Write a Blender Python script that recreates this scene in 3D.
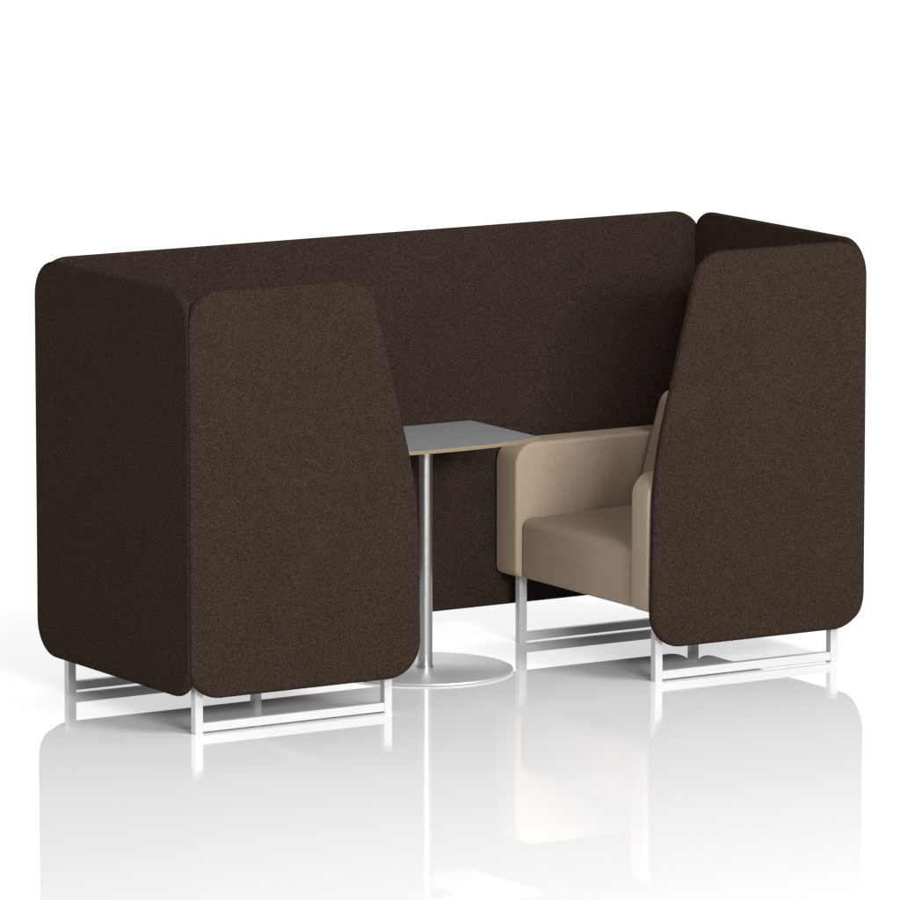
import bpy, bmesh, math
from mathutils import Vector

for o in list(bpy.data.objects):
    bpy.data.objects.remove(o)
S = bpy.context.scene
COL = S.collection
R = math.radians

# ------------------------------------------------------------------ camera
cam_d = bpy.data.cameras.new('camera')
cam_d.sensor_width = 36.0
cam_d.lens = 7251.0 / 900.0 * 36.0
cam_d.clip_end = 1000.0
cam = bpy.data.objects.new('camera', cam_d)
cam.location = (-10.492, -18.648, 4.174)
cam.rotation_euler = (R(90 - 8.761), 0, R(-31.455))
COL.objects.link(cam)
S.camera = cam
S.render.resolution_x = 1024
S.render.resolution_y = 1024

# ------------------------------------------------------------------ studio surround
W_HORIZON, W_ZENITH = 1.60, 0.68
world = bpy.data.worlds.new('World')
S.world = world
world.use_nodes = True
nt = world.node_tree
bg = nt.nodes['Background']
tc = nt.nodes.new('ShaderNodeTexCoord')
sp = nt.nodes.new('ShaderNodeSeparateXYZ')
mr = nt.nodes.new('ShaderNodeMapRange')
mr.interpolation_type = 'SMOOTHSTEP'
mr.inputs['From Min'].default_value = 0.20
mr.inputs['From Max'].default_value = 0.52
mr.inputs['To Min'].default_value = W_HORIZON
mr.inputs['To Max'].default_value = W_ZENITH
nt.links.new(tc.outputs['Generated'], sp.inputs[0])
nt.links.new(sp.outputs['Z'], mr.inputs['Value'])
my = nt.nodes.new('ShaderNodeMapRange')          # the lit backdrop side is brighter than the camera side
my.interpolation_type = 'SMOOTHSTEP'
my.inputs['From Min'].default_value = -0.9
my.inputs['From Max'].default_value = 0.1
my.inputs['To Min'].default_value = 0.5
my.inputs['To Max'].default_value = 1.0
mm = nt.nodes.new('ShaderNodeMath'); mm.operation = 'MULTIPLY'
nt.links.new(sp.outputs['Y'], my.inputs['Value'])
nt.links.new(mr.outputs['Result'], mm.inputs[0])
nt.links.new(my.outputs['Result'], mm.inputs[1])
nt.links.new(mm.outputs[0], bg.inputs['Strength'])
bg.inputs['Color'].default_value = (1, 1, 1, 1)

# ------------------------------------------------------------------ lamps
def softbox(name, loc, target, sx, sy, watts):
    d = bpy.data.lights.new(name, 'AREA')
    d.shape = 'RECTANGLE'
    d.size, d.size_y, d.energy = sx, sy, watts
    o = bpy.data.objects.new(name, d)
    o.location = loc
    o.rotation_euler = (Vector(target) - Vector(loc)).to_track_quat('-Z', 'Y').to_euler()
    COL.objects.link(o)
    return o

softbox('key_softbox', (5.0, -10.8, 11.5), (1.2, 0.4, 0.6), 5.0, 5.0, 1500)
softbox('front_softbox', (-1.6, -14.0, 4.9), (1.7, 0.6, 0.6), 5.0, 1.6, 1900)

S.view_settings.view_transform = 'Standard'
S.view_settings.look = 'None'
S.view_settings.exposure = 0.0
S.view_settings.gamma = 1.0

# ------------------------------------------------------------------ materials
def new_mat(name):
    m = bpy.data.materials.new(name)
    m.use_nodes = True
    t = m.node_tree
    return m, t, t.nodes['Principled BSDF']

def fabric(name, dark, mid, light, scale, bump, lo=0.36, hi=0.67):
    m, t, b = new_mat(name)
    co = t.nodes.new('ShaderNodeTexCoord')
    n = t.nodes.new('ShaderNodeTexNoise')
    n.inputs['Scale'].default_value = scale
    n.inputs['Detail'].default_value = 3.0
    n.inputs['Roughness'].default_value = 0.6
    r = t.nodes.new('ShaderNodeValToRGB')
    e = r.color_ramp.elements
    e[0].position, e[0].color = lo, (*dark, 1)
    e[1].position, e[1].color = hi, (*light, 1)
    k = e.new(0.52); k.color = (*mid, 1)
    n2 = t.nodes.new('ShaderNodeTexNoise')
    n2.inputs['Scale'].default_value = 7.0
    n2.inputs['Detail'].default_value = 2.0
    mx = t.nodes.new('ShaderNodeMix'); mx.data_type = 'RGBA'; mx.blend_type = 'MULTIPLY'
    mx.inputs['Factor'].default_value = 0.35
    mr2 = t.nodes.new('ShaderNodeMapRange')
    mr2.inputs['To Min'].default_value = 0.7
    mr2.inputs['To Max'].default_value = 1.2
    mp = t.nodes.new('ShaderNodeMapping')
    mp.inputs['Rotation'].default_value = (0.62, 0.47, 0.81)
    mp.inputs['Location'].default_value = (3.1, 1.7, 2.3)
    t.links.new(co.outputs['Object'], mp.inputs['Vector'])
    t.links.new(mp.outputs['Vector'], n.inputs['Vector'])
    t.links.new(mp.outputs['Vector'], n2.inputs['Vector'])
    t.links.new(n.outputs['Fac'], r.inputs['Fac'])
    t.links.new(n2.outputs['Fac'], mr2.inputs['Value'])
    t.links.new(r.outputs['Color'], mx.inputs['A'])
    t.links.new(mr2.outputs['Result'], mx.inputs['B'])
    t.links.new(mx.outputs['Result'], b.inputs['Base Color'])
    bp = t.nodes.new('ShaderNodeBump')
    bp.inputs['Strength'].default_value = bump
    bp.inputs['Distance'].default_value = 0.002
    t.links.new(n.outputs['Fac'], bp.inputs['Height'])
    t.links.new(bp.outputs['Normal'], b.inputs['Normal'])
    b.inputs['Roughness'].default_value = 0.95
    b.inputs['Specular IOR Level'].default_value = 0.0
    return m

BROWN = fabric('brown_wool_felt', (0.0115, 0.0075, 0.0057), (0.0265, 0.0177, 0.0132), (0.058, 0.0405, 0.0305), 345.0, 0.35)
BEIGE = fabric('beige_upholstery', (0.31, 0.235, 0.172), (0.355, 0.274, 0.204), (0.41, 0.322, 0.244), 300.0, 0.25)

def plain(name, col, rough, metal=0.0, spec=0.5):
    m, t, b = new_mat(name)
    b.inputs['Base Color'].default_value = (*col, 1)
    b.inputs['Roughness'].default_value = rough
    b.inputs['Metallic'].default_value = metal
    b.inputs['Specular IOR Level'].default_value = spec
    n = t.nodes.new('ShaderNodeTexNoise')
    n.inputs['Scale'].default_value = 40.0
    n.inputs['Detail'].default_value = 4.0
    co = t.nodes.new('ShaderNodeTexCoord')
    q = t.nodes.new('ShaderNodeMapRange')
    q.inputs['To Min'].default_value = rough * 0.85
    q.inputs['To Max'].default_value = min(1.0, rough * 1.15)
    t.links.new(co.outputs['Object'], n.inputs['Vector'])
    t.links.new(n.outputs['Fac'], q.inputs['Value'])
    t.links.new(q.outputs['Result'], b.inputs['Roughness'])
    return m

SILVER = plain('silver_powder_coat', (0.54, 0.54, 0.545), 0.4, 0.2)
STEEL = plain('brushed_steel', (0.40, 0.40, 0.395), 0.33, 1.0)
SATIN = plain('satin_steel', (0.60, 0.60, 0.595), 0.38, 0.5)
LAMINATE = plain('grey_laminate', (0.21, 0.213, 0.22), 0.5, 0.0, 0.2)
WHITE = plain('white_laminate', (0.8, 0.8, 0.8), 0.5, 0.0, 0.2)
BOARD = plain('dark_underboard', (0.03, 0.027, 0.024), 0.8, 0.0, 0.2)
FLOORM = plain('glossy_white_floor', (0.87, 0.87, 0.87), 0.012)

def plywood():
    m, t, b = new_mat('plywood_edge')
    co = t.nodes.new('ShaderNodeTexCoord')
    w = t.nodes.new('ShaderNodeTexWave')
    w.bands_direction = 'Z'
    w.inputs['Scale'].default_value = 60.0
    w.inputs['Distortion'].default_value = 0.6
    r = t.nodes.new('ShaderNodeValToRGB')
    r.color_ramp.elements[0].color = (0.16, 0.11, 0.06, 1)
    r.color_ramp.elements[1].color = (0.25, 0.18, 0.10, 1)
    t.links.new(co.outputs['Object'], w.inputs['Vector'])
    t.links.new(w.outputs['Fac'], r.inputs['Fac'])
    t.links.new(r.outputs['Color'], b.inputs['Base Color'])
    b.inputs['Roughness'].default_value = 0.55
    return m
PLY = plywood()

# ------------------------------------------------------------------ mesh helpers
def link(name, me, m, parent=None):
    o = bpy.data.objects.new(name, me)
    me.materials.append(m)
    COL.objects.link(o)
    if parent:
        o.parent = parent
    return o

def thing(name, label, cat, loc=(0, 0, 0), rz=0, group=None):
    o = bpy.data.objects.new(name, None)
    o.empty_display_size = 0.1
    o.location = loc
    o.rotation_euler = (0, 0, rz)
    o['label'] = label
    o['category'] = cat
    if group:
        o['group'] = group
    COL.objects.link(o)
    return o

def round_poly(pts, n=12):
    """pts: (x, z, radius) counter-clockwise; gives [(point, outward normal)]."""
    out = []
    N = len(pts)
    for i in range(N):
        p = Vector(pts[i][:2]); r = pts[i][2]
        a = Vector(pts[i - 1][:2]); c = Vector(pts[(i + 1) % N][:2])
        d0 = (p - a).normalized(); d1 = (c - p).normalized()
        n0 = Vector((d0.y, -d0.x)); n1 = Vector((d1.y, -d1.x))
        ang = d0.angle(d1)
        tl = r * math.tan(ang / 2)
        s = p - d0 * tl
        cen = s - n0 * r
        a0 = math.atan2(n0.y, n0.x)
        for k in range(n + 1):
            th = a0 + ang * k / n
            nn = Vector((math.cos(th), math.sin(th)))
            out.append((cen + nn * r, nn))
    return out

def slab(outline, t, b0, b1, place, clamp=None, seg=6):
    """Closed slab: outline swept through thickness t with both rims rounded."""
    rings = []
    for k in range(seg + 1):
        a = math.pi / 2 * k / seg
        rings.append((b0 * (1 - math.sin(a)), b0 * (1 - math.cos(a))))
    for k in range(seg + 1):
        a = math.pi / 2 * k / seg
        rings.append((t - b1 + b1 * math.sin(a), b1 * (1 - math.cos(a))))
    # the first half must run from the face inwards
    first = rings[:seg + 1]
    first = [(b0 * (1 - math.cos(math.pi / 2 * k / seg)), b0 * (1 - math.sin(math.pi / 2 * k / seg))) for k in range(seg + 1)]
    rings = first + rings[seg + 1:]
    bm = bmesh.new()
    loops = []
    for s, ins in rings:
        L = []
        for p, nn in outline:
            q = p - nn * ins
            x, z = q.x, q.y
            if clamp:
                x, z = clamp(x, z, s)
            L.append(bm.verts.new(place(x, z, s)))
        loops.append(L)
    n = len(outline)
    for A, B in zip(loops, loops[1:]):
        for i in range(n):
            f = bm.faces.new((A[i], A[(i + 1) % n], B[(i + 1) % n], B[i]))
            f.smooth = True
    bm.faces.new(loops[0][::-1])
    bm.faces.new(loops[-1])
    bmesh.ops.recalc_face_normals(bm, faces=bm.faces[:])
    me = bpy.data.meshes.new('mesh')
    bm.to_mesh(me); bm.free()
    return me

def box(lo, hi, bev):
    bm = bmesh.new()
    bmesh.ops.create_cube(bm, size=1)
    for v in bm.verts:
        v.co = Vector([(l + h) / 2 + c * (h - l) for l, h, c in zip(lo, hi, v.co)])
    bmesh.ops.bevel(bm, geom=bm.edges[:], offset=bev, segments=3, profile=0.5, affect='EDGES')
    for f in bm.faces:
        f.smooth = f.calc_area() < 0.0004
    me = bpy.data.meshes.new('mesh')
    bm.to_mesh(me); bm.free()
    return me

def lathe(profile, cx, cy, n=96):
    bm = bmesh.new()
    rows = []
    for r, z in profile:
        if r < 1e-6:
            rows.append([bm.verts.new((cx, cy, z))])
        else:
            rows.append([bm.verts.new((cx + r * math.cos(2 * math.pi * k / n), cy + r * math.sin(2 * math.pi * k / n), z)) for k in range(n)])
    for A, B in zip(rows, rows[1:]):
        for k in range(n):
            j = (k + 1) % n
            if len(A) == 1:
                bm.faces.new((A[0], B[j], B[k])) if len(B) > 1 else None
            elif len(B) == 1:
                bm.faces.new((A[k], A[j], B[0]))
            else:
                f = bm.faces.new((A[k], A[j], B[j], B[k]))
                f.smooth = True
    bmesh.ops.recalc_face_normals(bm, faces=bm.faces[:])
    me = bpy.data.meshes.new('mesh')
    bm.to_mesh(me); bm.free()
    me.set_sharp_from_angle(angle=R(35))
    return me

# ------------------------------------------------------------------ setting
bm = bmesh.new()
bmesh.ops.create_grid(bm, x_segments=1, y_segments=1, size=150)
me = bpy.data.meshes.new('mesh'); bm.to_mesh(me); bm.free()
floor = link('floor', me, FLOORM)
floor['kind'] = 'structure'

# ------------------------------------------------------------------ the screen
LEN, DEP, ZB, ZT, T = 2.461, 0.973, 0.113, 1.350, 0.030
B, BI, G, RC = 0.015, 0.009, 0.0012, 0.112

screen = thing('privacy_screen', 'tall dark brown fabric booth screen wrapped round two beige armchairs', 'privacy screen')

def rect(w):
    return round_poly([(0, ZB, RC), (w, ZB, RC), (w, ZT, RC), (0, ZT, RC)])

def mitre(w, left=True, right=True):
    def f(x, z, s):
        if left:
            x = max(x, s + G)
        if right:
            x = min(x, w - s - G)
        return x, z
    return f

link('back_panel', slab(rect(LEN), T, B, BI, lambda x, z, s: (x, DEP - s, z), mitre(LEN)), BROWN, screen)
link('end_panel', slab(rect(DEP), T, B, BI, lambda x, z, s: (s, x, z), mitre(DEP)), BROWN, screen)
link('end_panel', slab(rect(DEP), T, B, BI, lambda x, z, s: (LEN - s, x, z), mitre(DEP)), BROWN, screen)
WB, WT, ZK = 0.811, 0.633, 0.680
def wing_outline(d):
    return round_poly([(0, ZB, RC), (WB + d, ZB, RC), (WB + d - 0.009, ZK, 1.3), (WT + d, ZT, RC), (0, ZT, RC)], 14)
link('wing_panel', slab(wing_outline(0.006), T, B, BI, lambda x, z, s: (x, s, z), mitre(WB, True, False)), BROWN, screen)
link('wing_panel', slab(wing_outline(-0.005), T, B, BI, lambda x, z, s: (LEN - x, s, z), mitre(WB, True, False)), BROWN, screen)

# ------------------------------------------------------------------ armchairs
CX, CY = 2.040, 0.4635                      # chair centre; built facing -X, local coordinates
def make_chair():
    c = thing('armchair', 'beige armchair with its seat in view, half behind the right wing panel', 'armchair', (CX, CY, 0), 0, 'armchairs facing each other in the booth')
    x0 = 1.660 - CX
    x1 = 2.406 - CX
    arm = round_poly([(x0, 0.222, 0.025), (x1, 0.222, 0.02), (x1, 0.658, 0.03), (x0, 0.658, 0.075)], 10)
    for ya, yb in ((0.810, 0.940), (0.034, 0.138)):
        link('arm', slab(arm, yb - ya, 0.012, 0.014, lambda x, z, s, ya=ya: (x, ya - CY + s, z)), BEIGE, c)
    sx = 1.679 - CX
    seat = round_poly([(sx, 0.222, 0.012), (x1 - 0.20, 0.222, 0.01), (x1 - 0.20, 0.430, 0.03), (sx, 0.415, 0.032)], 10)
    link('seat', slab(seat, 0.661, 0.018, 0.012, lambda x, z, s: (x, 0.147 - CY + s, z)), BEIGE, c)
    bk = round_poly([(2.100 - CX, 0.425, 0.01), (x1, 0.300, 0.01), (x1, 0.795, 0.05), (2.203 - CX, 0.795, 0.055)], 10)
    link('backrest', slab(bk, 0.666, 0.022, 0.022, lambda x, z, s: (x, 0.141 - CY + s, z)), BEIGE, c)
    link('seat_board', box((1.78 - CX, 0.150 - CY, 0.214), (2.385 - CX, 0.795 - CY, 0.2235), 0.002), BOARD, c)
    w = 0.027
    for ya in (0.050, 0.850):
        for xa in (1.699, 2.363):
            link('leg', box((xa - CX, ya - CY, 0.0), (xa + w - CX, ya + w - CY, 0.226), 0.0015), SILVER, c)
        link('runner', box((1.699 + w - CX, ya + 0.0006 - CY, 0.006), (2.363 - CX, ya + w - 0.0006 - CY, 0.033), 0.0015), SILVER, c)
    return c
chair = make_chair()
other = chair.copy()
COL.objects.link(other)
other['label'] = 'armchair on silver sled legs mostly hidden behind the left wing panel'
for ch in list(chair.children):
    d = ch.copy()
    COL.objects.link(d)
    d.parent = other
other.location = (0.3975, CY, 0)
other.scale = (-1, 1, 1)          # mirror image: the pair is handed

# ------------------------------------------------------------------ table
TX, TY = 1.190, 0.600
table = thing('pedestal_table', 'grey topped pedestal table on a round steel foot between the armchairs', 'table', (TX, TY, 0))
ZTOP, TH, HX = 0.735, 0.0125, 0.345
def top_outline():
    pts = [(HX, 0.284), (-HX, 0.284)]
    for k in range(33):
        d = -HX + 2 * HX * k / 32
        pts.append((d, -0.185 + 0.058 * abs(d / HX) ** 2.6))
    return pts
def prism(poly, z0, z1):
    bm = bmesh.new()
    a = [bm.verts.new((x, y, z0)) for x, y in poly]
    b = [bm.verts.new((x, y, z1)) for x, y in poly]
    n = len(poly)
    bm.faces.new(a[::-1]); bm.faces.new(b)
    for i in range(n):
        bm.faces.new((a[i], a[(i + 1) % n], b[(i + 1) % n], b[i]))
    bmesh.ops.recalc_face_normals(bm, faces=bm.faces[:])
    me = bpy.data.meshes.new('mesh'); bm.to_mesh(me); bm.free()
    return me
out = top_outline()
top = link('tabletop', prism(out, ZTOP - 0.0015, ZTOP), LAMINATE, table)
link('edge_band', prism(out, ZTOP - TH + 0.0012, ZTOP - 0.0015), PLY, top)
link('underside', prism([(x * 0.97, y * 0.96) for x, y in out], ZTOP - TH, ZTOP - TH + 0.0012), WHITE, top)
PR = 0.0235
link('pole', lathe([(0, 0.010), (PR + 0.003, 0.010), (PR + 0.003, 0.016), (PR, 0.017), (PR, ZTOP - TH - 0.004), (0.09, ZTOP - TH - 0.004), (0.09, ZTOP - TH), (0, ZTOP - TH)], 0, 0), STEEL, table)
link('base', lathe([(0, 0.0), (0.272, 0.0), (0.278, 0.002), (0.280, 0.004), (0.278, 0.0075), (0.272, 0.010), (0, 0.0101)], 0, 0, 160), SATIN, table)
